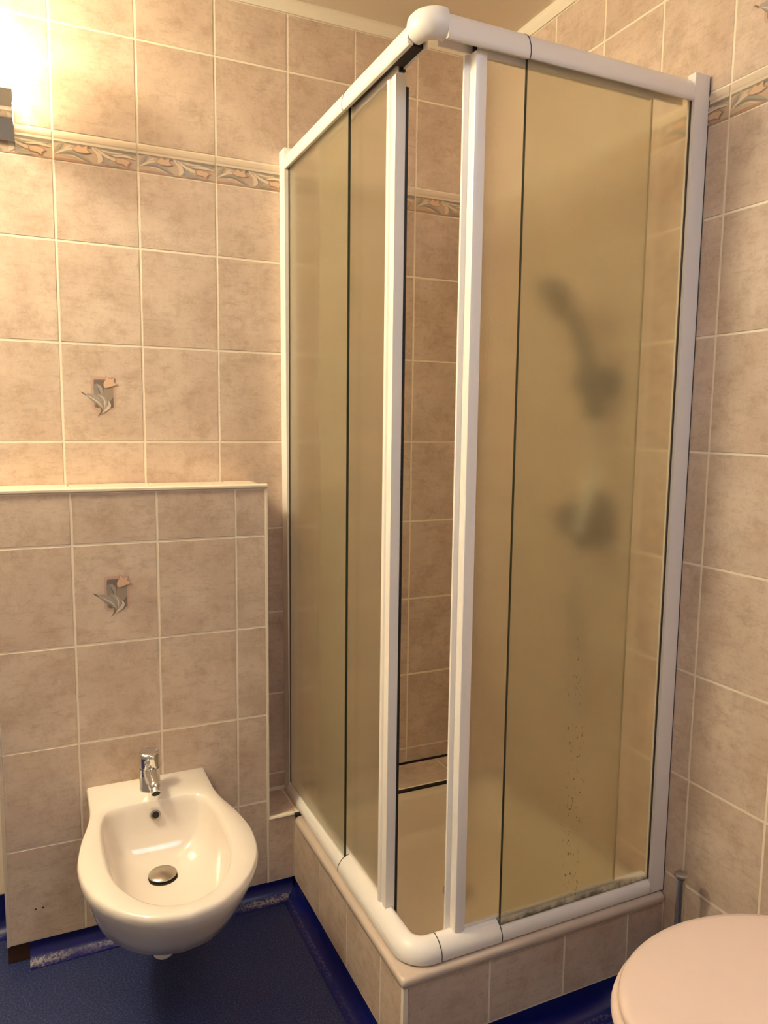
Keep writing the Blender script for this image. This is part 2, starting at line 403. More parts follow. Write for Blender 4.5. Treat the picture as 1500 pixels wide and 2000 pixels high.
struct('wall_front', bx((LX-.1, FRONTY-.1, 0), (.1, FRONTY, CEIL)), M['plaster'], 'plain wall behind the camera')
bm = bmesh.new()
for a, b in (((SKX0, SKY0), (SKX0+.05, SKY1)), ((SKX1-.05, SKY0), (SKX1, SKY1)), ((SKX0+.05, SKY0), (SKX1-.05, SKY0+.05)), ((SKX0+.05, SKY1-.05), (SKX1-.05, SKY1))):
    box(bm, (a[0], a[1], CEIL-.03), (b[0], b[1], CEIL-.0005))
struct('window_1', bm, M['white'], 'white roof window frame in the ceiling, behind the camera', 'window')

GX0, ROW0 = -1.2641, .1176+ZS                # column / row datum of the back wall
rows = [ROW0+.2498*k for k in range(7)]      # .2926 ... 1.791
HWX0, HWX1, HWY, HWTOP = -1.44, -.773, -.156, 1.0095+ZS
SHELF_Z = .068+ZS
def course(parent, fr, p0, cols, zs, skip=None, motifs=(), border=True, tagcols=None):
    rowsz = list(zs)
    for (u0, u1, full0) in cols:
        for z0, z1 in rowsz:
            if skip and skip(u0, u1, z0, z1): continue
            t = put_tile(parent, fr, p0, u0, u1, z0, z1)
            for (mu, mz) in motifs:
                if u0 < mu < u1 and z0 < mz < z1: put_motif(t)
        if border: put_border(parent, fr, p0, u0, u1, full0)
UP = [(rows[i], rows[i+1]) for i in range(6)]+[(rows[6], 1.808+ZS), (1.876+ZS, 2.128+ZS), (2.128+ZS, 2.2775+ZS)]
cols = []
for i in range(-6, 7):
    a, b = GX0+.2*i, GX0+.2*(i+1)
    if a < -.001: cols.append((max(a, -2.46), min(b, -.002), a))
def skipb(u0, u1, z0, z1):
    return z1 < HWTOP-.02 and u0 > HWX0-.05 and u1 < HWX1+.05
course(wb, 'back', (0, 0, 0), [c for c in cols], [(SHELF_Z+.004, ROW0)]+UP, skipb, [(-1.164, 1.242+ZS)])
rc = []
for i in range(-5, 4):
    a, b = .9097+.2*i, 1.1097+.2*i
    rc.append((max(a, .002), b, a))
LOW = [(.09, ROW0)]
course(wr, 'right', (0, 0, 0), rc, LOW+UP, None, [(1.01, 2.002+ZS)])

# ceiling strips
bm = bmesh.new(); z = 2.2775+ZS
pr = [(0, z), (-.004, z), (-.005, z+.004), (-.012, z+.012), (-.014, z+.027), (-.010, z+.0345), (0, z+.0345)]
loft(bm, [[Vector((x, y, zz)) for y, zz in pr] for x in (LX, -.0005)])
struct('trim_1', bm, M['trim_ceiling'], 'cream strip between ceiling and back wall', 'trim', smooth=True)
bm = bmesh.new()
loft(bm, [[Vector((x, y, zz)) for x, zz in pr] for y in (-.015, FRONTY)])
struct('trim_2', bm, M['trim_ceiling'], 'cream strip between ceiling and right wall', 'trim', smooth=True)

# ------------------------------------------------------------------ low boxed-out wall behind the bidet
HWB = -.127+ZS
wl = struct('wall_low', bx((HWX0+.002, HWY+BED, HWB+.001), (HWX1-.004, -.0005, HWTOP-.009)), M['grout'], 'low tiled boxed-out wall with a cream ledge, behind the bidet')
hx = [HWX0+.006, -1.2593, -1.0593, -.8593, HWX1-.004]
hz = [HWB, .12+ZS, .37+ZS, .62+ZS, .87+ZS, HWTOP-.012]
for a, b in zip(hx, hx[1:]):
    for c, d in zip(hz, hz[1:]):
        t = put_tile(wl, 'back', (0, HWY, 0), a, b, c, d)
        if a < -1.164 < b and c < .745+ZS < d: put_motif(t)
for c, d in zip(hz, hz[1:]):                       # returns at both ends
    if c > SHELF_Z or d > SHELF_Z+.05:
        put_tile(wl, 'leftend', (HWX1-.0025, 0, 0), HWY+.004, -.002, max(c, SHELF_Z+.004), d)
for a, b in zip(hx, hx[1:]): put_tile(wl, 'up', (0, 0, HWTOP-.0035), a, b, HWY+.008, -.002, name='ledge_tile', m='trim_cream')
bm = bmesh.new()                                    # bullnose front edge of the ledge
pr = [(HWY+.009, HWTOP-.012), (HWY-.001, HWTOP-.012), (HWY-.005, HWTOP-.009), (HWY-.0055, HWTOP-.004), (HWY-.003, HWTOP-.0005), (HWY+.003, HWTOP), (HWY+.009, HWTOP)]
loft(bm, [[Vector((x, y, zz)) for y, zz in pr] for x in (HWX0, HWX1)])
obj('ledge_edge', bm, M['trim_cream'], wl, smooth=True)
bm = bx((HWX1-.0045, HWY-.0015, SHELF_Z), (HWX1+.001, HWY+.006, HWTOP-.012)); obj('corner_strip', bm, M['trim_cream'], wl, bevel=.0015)
bm = bx((HWX1-.006, HWY-.0008, HWB), (HWX1-.0025, HWY+.006, SHELF_Z)); obj('corner_strip', bm, M['grout'], wl)
bm = bx((HWX0, HWY-.0015, HWB), (HWX0+.005, -.001, HWTOP-.012)); obj('corner_strip', bm, M['bead'], wl, bevel=.0015)
bm = bx((HWX0+.001, HWY+.006, .001), (HWX0+.055, HWY+.05, HWB)); tag(obj('batten', bm, M['wood'], wl), 'brown wooden batten showing under the tiles')
bm = bmesh.new()
for x in (-1.373, -1.356): lathe(bm, [(.0001, 0), (.0022, 0), (.0022, .0008), (.0001, .0008)], (x, HWY+.0002, -.0425+ZS), (0, -1, 0), 10)
tag(obj('drill_hole', bm, M['dark'], wl), 'two small dark drill holes')

# ------------------------------------------------------------------ tiled shelf behind the tray
ws = struct('wall_shelf', bx((HWX1-.002, HWY+BED, HWB), (-.001, -.0005, SHELF_Z-TH+.004)), M['grout'], 'low tiled step along the foot of the back wall, running into the shower', 'step')
put_tile(ws, 'back', (0, HWY, 0), HWX1-.002, -.700, HWB, SHELF_Z-.006)
sx = [HWX1, -.700]+[-.5+.2*k-.06 for k in range(0, 3)]+[-.003]
sx = [HWX1, -.69, -.52, -.36, -.16, -.003]
for a, b in zip(sx, sx[1:]):
    put_tile(ws, 'up', (0, 0, SHELF_Z), a, b, HWY+.006, -.006)
bm = bmesh.new()
pr = [(HWY+.008, SHELF_Z-.008), (HWY-.001, SHELF_Z-.008), (HWY-.0035, SHELF_Z-.005), (HWY-.002, SHELF_Z-.0005), (HWY+.008, SHELF_Z+.0004)]
loft(bm, [[Vector((x, y, zz)) for y, zz in pr] for x in (HWX1, -.700)])
obj('step_edge', bm, M['trim_cream'], ws, smooth=True)
obj('rear_joint', bx((-.645, -.0062, SHELF_Z-.002), (-.002, -.0012, SHELF_Z+.0042)), M['dark_joint'], ws)

# ------------------------------------------------------------------ shower base: tiled kerb
KX, KY = -.699, -.861
KTOP = .042+ZS
kb = empty('shower_platform', (KX, KY, 0), 'beige tiled platform with cream tray under the shower enclosure', 'shower platform')
bm = bmesh.new(); box(bm, (KX+BED, -.158, .044), (KX+.04, KY+BED, KTOP)); box(bm, (KX+.04, KY+.04, .067), (-.0005, KY+BED, KTOP)); box(bm, (KX+.012, -.160, .0), (KX+.04, KY+.012, .044)); box(bm, (KX+.04, KY+.04, .0), (-.0005, KY+.012, .067))
obj('kerb_core', bm, M['grout'], kb)
def kp(o):   # tiles were placed with world matrices
    o.location -= kb.location; return o
ky = [.160, .362, .555, .748, .861-.009]
for a, b in zip(ky, ky[1:]): kp(put_tile(kb, 'left', (KX, 0, 0), a, b, .045, KTOP-.001))
kx = [KX+.009, -.492, -.295, -.112, -.002]
for a, b in zip(kx, kx[1:]): kp(put_tile(kb, 'back', (0, KY, 0), a, b, .068, KTOP-.001))
bm = bmesh.new(); arc = [(KX-.0005, KY+.010), (KX-.0005, KY+.006), (KX+.0015, KY+.0015), (KX+.006, KY-.0005), (KX+.010, KY-.0005), (KX+.010, KY+.010)]
loft(bm, [[Vector((x, y, z)) for x, y in arc] for z in (.05, KTOP)])
obj('corner_bead', bm, M['trim_cream'], kb, smooth=True)

# ------------------------------------------------------------------ blue coved base
def coved(name, p0, p1, n, h, label, off=0.0, m='cove_clean'):
    """upstand from p0 to p1; n = outward direction on plan; cove of radius r running out onto the floor"""
    r = .038; bm = bmesh.new(); n = Vector(n+(0,)); pr = [(-off-.004, h), (-off+.001, h)]
    for k in range(9):
        a = PI/2*k/8; pr.append((.001+r*(1-math.cos(a)), .0025+r*(1-math.sin(a))))
    pr += [(.001+r+.006, .0012), (.001+r+.006, .0002), (-off-.004, .0002)]
    loft(bm, [[Vector((p[0], p[1], 0))+n*d+Vector((0, 0, z)) for d, z in pr] for p in (p0, p1)])
    return struct(name, bm, M[m], label, 'baseboard', smooth=True, sharp=50)
coved('baseboard_back', (HWX0+.05, HWY+.006), (KX-.003, HWY+.006), (0, -1), HWB+.001, 'blue coved skirting with scuffed grey edge below the bidet wall', 0.0, 'cove')
coved('baseboard_left', (KX+.003, HWY-.005), (KX+.003, KY-.0), (-1, 0), .047, 'blue coved skirting along left foot of the shower base')
coved('baseboard_front', (KX-.0, KY+.003), (-.004, KY+.003), (0, -1), .069, 'blue coved skirting along front foot of the shower base')
coved('baseboard_right', (-.003, KY-.045), (-.003, FRONTY+.01), (-1, 0), .088, 'blue coved skirting along the right wall')
coved('baseboard_side', (LX+.05, -.004), (HWX0-.004, -.004), (0, -1), .10, 'blue coved skirting left of the low wall')

# ------------------------------------------------------------------ shower tray
TY1 = -.172
RZ = .064+ZS
tr = kb
bm = bmesh.new()
def rrect(x0, y0, x1, y1, r, z, n=6):
    o = []
    for cx, cy, a0 in ((x1-r, y0+r, -90), (x1-r, y1-r, 0), (x0+r, y1-r, 90), (x0+r, y0+r, 180)):
        for k in range(n+1):
            a = math.radians(a0+90*k/n); o.append(Vector((cx+r*math.cos(a), cy+r*math.sin(a), z)))
    return o
ox0, oy0, ox1, oy1 = KX-.003, KY-.003, -.002, TY1
loft(bm, [rrect(ox0, oy0, ox1, oy1, .008, RZ-.0205), rrect(ox0-.0025, oy0-.0025, ox1, oy1, .010, RZ-.018), rrect(ox0-.0025, oy0-.0025, ox1, oy1, .012, RZ-.008), rrect(ox0, oy0, ox1-.001, oy1, .014, RZ-.002), rrect(ox0+.006, oy0+.006, ox1-.003, oy1-.002, .018, RZ),
          rrect(-.66, -.82, -.03, TY1-.012, .03, RZ+.0002), rrect(-.66, -.82, -.03, TY1-.012, .03, RZ-.02)], True, False, False)
tag(obj('kerb_edge', bm, M['nosing'], kb, smooth=True, sharp=55), 'rounded beige edge along the top of the kerb')
bm = bmesh.new()
loft(bm, [rrect(-.659, -.819, -.031, TY1-.002, .03, RZ-.02), rrect(-.659, -.819, -.031, TY1-.002, .03, RZ+.0006),
          rrect(-.643, -.805, -.045, TY1-.028, .05, RZ), rrect(-.638, -.800, -.05, TY1-.034, .055, RZ-.006), rrect(-.618, -.78, -.07, TY1-.05, .06, RZ-.10), rrect(-.605, -.765, -.085, TY1-.064, .07, RZ-.118),
          rrect(-.56, -.72, -.13, TY1-.11, .08, RZ-.124), rrect(-.39, -.53, -.31, -.45, .035, RZ-.128)], True, False, True)
obj('tray_body', bm, M['tray'], tr, smooth=True, sharp=55)
bm = bmesh.new(); lathe(bm, [(.0001, -.001), (.043, -.001), (.042, .003), (.03, .0045), (.0001, .005)], (-.35, -.49, RZ-.128), n=28)
obj('waste_cover', bm, M['chrome'], tr, smooth=True)
bm = bx((-.698, TY1+.0005, SHELF_Z-.012), (-.002, HWY-.0005, SHELF_Z-.001)); obj('rear_joint', bm, M['dark_joint'], tr)

# ------------------------------------------------------------------ shower enclosure
ZB, ZT = .068+ZS, 1.908+ZS
en = empty('shower_enclosure', (KX, KY, ZB), 'white framed corner shower enclosure with obscure glass sliding doors standing half open', 'shower enclosure')
LO, FO = -.690, -.855        # outer faces of the left and front rails
WID = .040
bm = bmesh.new()             # wall posts (the one on the back wall leans a little)
v = box(bm, (-.684, -.046, ZB), (-.645, -.0005, ZT+.004))
for p in v:
    if p.co.z > 1: p.co.x -= .004
    else: p.co.x += .006
obj('wall_post', bm, M['white'], en, bevel=.003)
obj('wall_post', bx((-.042, FO, ZB+.001), (-.0005, -.834, ZT+.004)), M['white'], en, bevel=.003)
obj('post_seal', bx((-.0015, FO-.0012, ZB), (-.0002, FO+.01, ZT)), M['gap'], en)
# rail sections: (o = distance out from the inner line, z)
BOT = [(0, 0), (WID-.001, 0), (WID, .002), (WID, .012), (WID-.002, .019), (WID-.007, .027), (WID-.014, .034), (WID-.022, .038), (.010, .040), (.003, .039), (0, .036)]
TOP = [(.026, -.030), (.028, -.050), (WID-.004, -.0515), (WID-.001, -.049), (WID, -.042), (WID-.001, -.030), (WID-.006, -.017), (WID-.013, -.008), (WID-.022, -.002), (.008, 0), (0, -.003), (0, -.050), (.003, -.050), (.005, -.030)]
def sweep_front(name, prof, z, x0, x1, g=0, m='white'):
    bm = bmesh.new(); c = Vector((WID/2, 0))
    loft(bm, [[Vector((x, FO+WID-(o*(1+g)-g*WID*.35), z+dz*(1+g)-(0 if not g else 0))) for o, dz in prof] for x in (x0, x1)])
    return obj(name, bm, M[m], en, smooth=True, sharp=50)
def sweep_left(name, prof, z, y0, y1, g=0, m='white', sk=0.0):
    bm = bmesh.new()
    loft(bm, [[Vector((LO+WID-(o*(1+g)-g*WID*.35)+s, y, z+dz*(1+g))) for o, dz in prof] for y, s in ((y0, sk), (y1, 0))])
    return obj(name, bm, M[m], en, smooth=True, sharp=50)
JX, JY = -.461, -.479
g = .05
sweep_front('top_rail', TOP, ZT, JX, -.040); sweep_front('top_rail', TOP, ZT+.001, -.636, JX, g)
sweep_front('bottom_rail', BOT, ZB, JX, -.040); sweep_front('bottom_rail', BOT, ZB, -.608, JX, g)
sweep_left('top_rail', TOP, ZT, -.045, JY, 0, 'white', .0); sweep_left('top_rail', TOP, ZT+.001, JY, -.800, g)
sweep_left('bottom_rail', BOT, ZB, -.040, JY, 0, 'white', .006); sweep_left('bottom_rail', BOT, ZB, JY, -.773, g)
def ring_front(prof, z, x):
    bm = bmesh.new(); k = .0007
    loft(bm, [[Vector((xx, FO+WID-(o*(1+g)-g*WID*.35)-k*(o > .02), z+dz*(1+g)+k*(dz > -.02))) for o, dz in prof] for xx in (x, x+.0016)])
    return obj('rail_joint', bm, M['gap'], en)
def ring_left(prof, z, y):
    bm = bmesh.new(); k = .0007
    loft(bm, [[Vector((LO+WID-(o*(1+g)-g*WID*.35)-k*(o > .02), yy, z+dz*(1+g)+k*(dz > -.02))) for o, dz in prof] for yy in (y, y+.0016)])
    return obj('rail_joint', bm, M['gap'], en)
ring_front(TOP, ZT+.001, JX); ring_front(BOT, ZB, JX); ring_left(TOP, ZT+.001, JY); ring_left(BOT, ZB, JY); ring_front(BOT, ZB, -.6088)
obj('channel_shade', bx((LO+.0135, -.700, ZT-.044), (LO+WID-.0265+.012, JY-.004, ZT-.031)), M['gap'], en)  # dark fill in the rail slot, painted stand-in for the shade of its depth
obj('channel_shade', bx((LO+.0135, -.790, ZT-.049), (LO+WID-.001, -.708, ZT-.031)), M['gap'], en)  # same painted slot shade, full width between door end and elbow
# corner elbows
def elbow(name, prof, z, r0, ext):
    bm = bmesh.new(); px, py = LO+WID+r0, FO+WID+r0; rings = []
    n = 14
    rings.append([Vector((px+ext, py-(r0+o), z+dz)) for o, dz in prof])
    for k in range(n+1):
        a = PI/2+PI/2*k/n
        d = Vector((math.cos(a), -math.sin(a), 0))          # from -y round to -x
        rings.append([Vector((px, py, z+dz))+d*(r0+o) for o, dz in prof])
    rings.append([Vector((px-(r0+o), py+ext, z+dz)) for o, dz in prof])
    loft(bm, rings); return obj(name, bm, M['white'], en, smooth=True, sharp=50)
BALL = []
for k in range(18):
    a = 2*PI*k/18; BALL.append((.0205+.0225*math.cos(a)*(1 if math.cos(a) > 0 else .80), -.0235+.0275*math.sin(a)))
elbow('corner_elbow', BALL, ZT, .010, .004)
elbow('corner_elbow', [(o*1.05-.0007, dz*1.05) for o, dz in BOT], ZB, .026, .016)

def pane(name, a, b, m, parent, edges):
    o = obj(name, bx(a, b), M[m], parent)
    return o
# fixed panes
GZ0, GZ1 = ZB+.034, ZT-.030
fp = obj('fixed_pane', bx((-.675, -.478, GZ0), (-.670, -.040, GZ1)), M['glass'], en)
obj('pane_edge', bx((-.6753, -.4795, GZ0), (-.6697, -.478, GZ1)), M['glass_edge'], fp)
obj('pane_gasket', bx((-.6762, -.0465, GZ0), (-.6688, -.044, GZ1)), M['gap'], fp)
fp2 = obj('fixed_pane', bx((-.460, -.8465, GZ0), (-.036, -.8415, GZ1)), M['glass_stained'], en)
obj('pane_edge', bx((-.4615, -.8468, GZ0), (-.460, -.8412, GZ1)), M['glass_edge'], fp2)
obj('pane_gasket', bx((-.0435, -.8472, GZ0), (-.041, -.8408, GZ1)), M['gap'], fp2)
# sliding doors
SB0, SB1 = 1.850+ZS, 1.884+ZS
sd = obj('sliding_door', bx((-.662, -.702, SB0), (-.650, -.250, SB1)), M['white'], en)
tag(sd, 'left sliding door with white stile and black seal')
obj('door_pane', bx((-.6585, -.690, ZB+.036), (-.6535, -.252, SB0+.01)), M['glass'], sd)
def stile(pr, z0, z1, parent):
    bm = bmesh.new(); loft(bm, [[Vector((x, y, z)) for x, y in pr] for z in (z0, z1)]); return obj('stile', bm, M['white'], parent, smooth=True, sharp=35)
# plan section of the left stile: rounded ridge, groove, thin lip
stile([(-.646, -.664), (-.664, -.664), (-.669, -.666), (-.6705, -.671), (-.669, -.677), (-.6655, -.680), (-.6655, -.688), (-.668, -.690), (-.668, -.7065), (-.646, -.7065)], .074+ZS, 1.846+ZS, sd)
obj('seal', bx((-.6465, -.7065, .082+ZS), (-.6400, -.692, 1.826+ZS)), M['black'], sd)
obj('roller', bx((-.660, -.7065, 1.852+ZS), (-.648, -.7022, 1.874+ZS)), M['black'], sd)
obj('bottom_guide', bx((-.662, -.7060, ZB+.022), (-.648, -.690, .073+ZS)), M['black'], sd)
obj('bottom_bar', bx((-.661, -.664, ZB+.030), (-.651, -.252, ZB+.046)), M['white'], sd)
sd2 = obj('sliding_door', bx((-.562, -.832, SB0), (-.135, -.820, SB1)), M['white'], en)
tag(sd2, 'front sliding door with white stile')
obj('door_pane', bx((-.550, -.8285, ZB+.036), (-.133, -.8235, SB0+.01)), M['glass'], sd2)
stile([(-.568, -.806), (-.568, -.832), (-.566, -.8355), (-.560, -.8375), (-.550, -.8375), (-.543, -.8355), (-.541, -.832), (-.541, -.818), (-.552, -.806)], .080+ZS, 1.855+ZS, sd2)
obj('pane_edge', bx((-.1335, -.8287, ZB+.036), (-.1322, -.8233, SB0+.01)), M['glass_edge2'], sd2)
stile([(-.577, -.806), (-.577, -.812), (-.5685, -.816), (-.5675, -.806)], .080+ZS, 1.855+ZS, sd2)
obj('roller', bx((-.5665, -.831, 1.857+ZS), (-.5625, -.822, 1.873+ZS)), M['black'], sd2)
obj('bottom_guide', bx((-.5715, -.824, ZB+.020), (-.566, -.814, .079+ZS)), M['black'], sd2)
obj('bottom_bar', bx((-.541, -.832, ZB+.030), (-.133, -.821, ZB+.044)), M['white'], sd2)

# ------------------------------------------------------------------ shower set behind the glass
hs = empty('shower_set', (0, -.56, .935+ZS), 'dark chrome mixer with hose and hand shower, blurred behind the obscure glass', 'shower set')
F = M['fitting']
bm = bmesh.new(); lathe(bm, [(.078, 0), (.078, .004), (.070, .012), (.040, .018), (.038, .055), (.034, .060)], (-.0005, -.555, .930+ZS), (-1, 0, 0), 28); obj('mixer_body', bm, F, hs, smooth=True)
bm = bmesh.new(); lathe(bm, [(.030, .055), (.040, .060), (.042, .095), (.036, .104), (.0001, .108)], (-.0005, -.555, .930+ZS), (-1, 0, 0), 24); kn = obj('mixer_knob', bm, F, hs, smooth=True)
bm = bmesh.new(); tube(bm, smoothpts([(-.090, -.560, .925+ZS), (-.105, -.590, .905+ZS), (-.112, -.640, .880+ZS)], 5), [.016]*6+[.013]*5, 14); obj('lever', bm, F, kn, smooth=True)
bm = bmesh.new(); lathe(bm, [(.040, 0), (.040, .006), (.024, .012), (.024, .050), (.038, .056), (.038, .090), (.001, .094)], (-.0005, -.590, 1.28+ZS), (-1, 0, 0), 18); obj('wall_bracket', bm, F, hs, smooth=True)
bm = bmesh.new(); tube(bm, smoothpts([(-.060, -.600, 1.19+ZS), (-.068, -.594, 1.27+ZS), (-.080, -.575, 1.37+ZS), (-.105, -.545, 1.45+ZS), (-.135, -.535, 1.485+ZS)], 5), [.024]*8+[.020]*13, 14); obj('handset', bm, F, hs, smooth=True)
ax = Vector((-.75, .2, -.62)); bm = bmesh.new(); lathe(bm, [(.016, -.034), (.040, -.022), (.056, -.006), (.058, .012), (.052, .016), (.0001, .016)], (-.140, -.532, 1.488+ZS), ax, 24); obj('spray_head', bm, F, hs, smooth=True)
bm = bmesh.new(); tube(bm, smoothpts([(-.060, -.601, 1.195+ZS), (-.050, -.605, 1.08+ZS), (-.11, -.615, .85+ZS), (-.075, -.615, .55+ZS), (-.060, -.575, .40+ZS), (-.055, -.530, .55+ZS), (-.057, -.545, .80+ZS), (-.050, -.555, .865+ZS)], 8), .009, 10); obj('hose', bm, M['steel'], hs, smooth=True)

# ------------------------------------------------------------------ bidet
RIM = .25+ZS; BC = Vector((-1.0975, -.47)); BX = -1.0985
half_out = [(0, .1475), (.07, .1475), (.135, .149), (.19, .158), (.25, .173), (.31, .183), (.36, .186), (.42, .180), (.47, .165), (.52, .138), (.56, .103), (.59, .058), (.603, 0)]   # (distance from wall, half width)
half_in = [(.130, 0), (.130, .050), (.132, .084), (.143, .108), (.165, .119), (.21, .128), (.27, .131), (.34, .131), (.40, .126), (.45, .115), (.50, .092), (.535, .065), (.555, .033), (.563, 0)]
def outline(half, n=56):
    P = smoothpts([(a, b, 0) for a, b in half], 10)
    L = [0]
    for a, b in zip(P, P[1:]): L.append(L[-1]+(b-a).length)
    def s(t):
        t *= L[-1]
        for i in range(len(L)-1):
            if L[i+1] >= t: k = (t-L[i])/max(L[i+1]-L[i], 1e-9); return P[i].lerp(P[i+1], k)
        return P[-1]
    return [s(k/(n-1)) for k in range(n)]
def ring(pts, z, closed_back):
    """mirror a half outline into a loop of world points"""
    A = [Vector((BX+p.y, HWY-p.x, z)) for p in pts]; B = [Vector((BX-p.y, HWY-p.x, z)) for p in pts[::-1]]
    return A+B if not closed_back else A+B[1:-1]
N0 = 57
OUT = outline(half_out, N0)
INN = outline(half_in, N0)
def scaled(P, sx, sy, d0=0, dmin=0): return [Vector((max(p.x*sx+d0, dmin), p.y*sy, 0)) for p in P]
bd = empty('bidet', (BX, HWY-.3, 0), 'white wall hung bidet with chrome mixer tap under the low tiled wall', 'bidet')
bm = bmesh.new(); rg = []
BODY = [(.180, .34, .41), (.184, .44, .49), (.199, .56, .585), (.226, .67, .685), (.258, .76, .780), (.282, .818, .838), (.286, .832, .850), (.33, .898, .912), (.37, .952, .962), (.400, .992, .995), (.414, 1, 1), (.4215, .990, .996), (.425, .972, .988)]
def wall(P): return P
for z, sx_, sy_ in BODY:
    rg.append(ring(scaled(OUT, sy_, sx_), z, False))
# top: towards the basin edge
def inner_ring(k, z, dz_front=0): return ring([Vector((p.x, max(p.y, 1e-4*0), 0)) for p in k], z, False)
rg.append(inner_ring(scaled(INN, 1.012, 1.05, -.004), RIM-.001))
rg.append(inner_ring(INN, RIM-.003))
def tow(P, cx, k, kw): return [Vector((cx+(p.x-cx)*k, p.y*kw, 0)) for p in P]
rg.append(inner_ring(tow(INN, .30, .972, .972), RIM-.018))
rg.append(inner_ring(tow(INN, .29, .88, .90), RIM-.062))
rg.append(inner_ring(tow(INN, .275, .76, .80), RIM-.094))
rg.append(inner_ring(tow(INN, .262, .60, .62), RIM-.113))
rg.append(inner_ring(tow(INN, .253, .40, .40), RIM-.126))
rg.append(inner_ring(tow(INN, .247, .18, .22), RIM-.132))
rg.append(inner_ring(tow(INN, .245, .06, .08), RIM-.134))
loft(bm, rg, True, True, True)
bmesh.ops.remove_doubles(bm, verts=bm.verts, dist=.00005)
obj('bowl', bm, M['ceramic'], bd, smooth=True, sharp=60)
DR = (BX, HWY-.245, RIM-.1335)
bm = bmesh.new(); lathe(bm, [(.0001, 0), (.036, 0), (.036, .002), (.033, .0025), (.0001, .0025)], DR, n=32); obj('drain_ring', bm, M['dark'], bd, smooth=True)
bm = bmesh.new(); lathe(bm, [(.0001, .0035), (.026, .0035), (.0315, .006), (.0318, .009), (.029, .0115), (.0001, .0135)], DR, n=32); obj('plug', bm, M['chrome_dull'], bd, smooth=True)
ov = Vector((BX+.000, HWY-.147, RIM-.030)); ovn = Vector((0, -.93, .36))
bm = bmesh.new(); lathe(bm, [(.0001, -.002), (.0125, -.002), (.0125, .002), (.0085, .0025), (.0085, -.001), (.0001, -.0012)], ov, ovn, 22); obj('overflow', bm, M['chrome_dull'], bd, smooth=True)
bm = bmesh.new(); lathe(bm, [(.0001, .0004), (.0084, .0004), (.0084, .001), (.0001, .001)], ov, ovn, 18); obj('overflow_hole', bm, M['dark'], bd)
bm = bmesh.new(); lathe(bm, [(.0001, .104), (.018, .105), (.0225, .109), (.0235, .114), (.0235, .182), (.0001, .182)], (BX-.004, HWY-.256, 0), n=24); obj('trap_cap', bm, M['white'], bd, smooth=True)
# tap
TX, TY = BX-.001, HWY-.064
bm = bmesh.new(); rings = []
nn = 32; cs = [(math.cos(2*PI*k/nn), math.sin(2*PI*k/nn)) for k in range(nn)]
for r, z, sl in ((.0255, 0, 0), (.0258, .002, 0), (.0258, .004, 0), (.0252, .005, 0), (.0250, .058, 0)):
    rings.append([Vector((TX+c*r, TY+s*r, RIM-.001+z+s*r*sl)) for c, s in cs])
loft(bm, rings); tap = obj('tap', bm, M['chrome'], bd, smooth=True); tag(tap, 'chrome single lever bidet tap')
bm = bmesh.new(); rings = []
for r, z, sl in ((.0240, .058, .0), (.0240, .0595, .0), (.0252, .0605, .0), (.0252, .088, .10), (.0246, .0955, .14), (.0225, .0985, .15), (.012, .1005, .15), (.001, .101, .15)):
    rings.append([Vector((TX+c*r, TY+s*r, RIM+z+s*r*sl)) for c, s in cs])
loft(bm, rings); obj('lever', bm, M['chrome'], tap, smooth=True)
bm = bmesh.new(); lathe(bm, [(.0001, 0), (.0055, 0), (.006, .006), (.0075, .011), (.006, .016), (.0001, .018)], (TX-.008, TY-.024, RIM+.080), (-.25, -.9, .25), 16)
obj('lever_pin', bm, M['chrome'], tap, smooth=True)
bm = bmesh.new(); tube(bm, smoothpts([(TX, TY-.006, RIM+.054), (TX, TY-.034, RIM+.051), (TX+.001, TY-.056, RIM+.046), (TX+.002, TY-.068, RIM+.041)], 5), [.0135]*6+[.0125]*10, 20); obj('spout', bm, M['chrome'], tap, smooth=True)
sp = Vector((TX+.002, TY-.070, RIM+.039)); d = Vector((.02, -.86, -.52)).normalized()
bm = bmesh.new(); lathe(bm, [(.0001, -.014), (.010, -.012), (.0135, -.006), (.0142, .0), (.0135, .006), (.0105, .011), (.0118, .012), (.0118, .022), (.0098, .023), (.0098, .0205), (.0001, .0205)], sp, d, 24); obj('aerator', bm, M['chrome'], tap, smooth=True)
bm = bmesh.new(); lathe(bm, [(.0001, .0206), (.0097, .0206), (.0097, .0215), (.0001, .0215)], sp, d, 20); obj('aerator_mesh', bm, M['dark'], tap)

# ------------------------------------------------------------------ toilet (wall hung, on the right wall)
LZ = .25+ZS; TCX, TCY = -.27, -1.335
to = empty('toilet', (TCX, TCY, 0), 'white wall hung toilet with closed pale pink lid, in the lower right corner', 'toilet')
def oval(a, b, z, cx=TCX, xmax=-.045, n=72):
    o = []
    for k in range(n):
        t = 2*PI*k/n; o.append(Vector((min(cx+a*math.cos(t), xmax), TCY+b*math.sin(t), z)))
    return o
bm = bmesh.new()
loft(bm, [oval(.257, .187, LZ-.020), oval(.2605, .1905, LZ-.017), oval(.2605, .1905, LZ-.008), oval(.2565, .1865, LZ-.003), oval(.246, .176, LZ-.0005), oval(.236, .166, LZ), oval(.12, .08, LZ+.0015), oval(.004, .004, LZ+.002)], True, True, True)
obj('lid', bm, M['lid'], to, smooth=True, sharp=60)
bm = bmesh.new()
loft(bm, [oval(.262, .192, LZ-.044), oval(.269, .199, LZ-.040), oval(.2715, .2015, LZ-.032), oval(.269, .199, LZ-.0245), oval(.262, .192, LZ-.0215)], True, True, True)
obj('seat', bm, M['lid'], to, smooth=True, sharp=60)
bm = bmesh.new()
def bowl(a, b, z, cx): return oval(a, b, z, cx, -.0006)
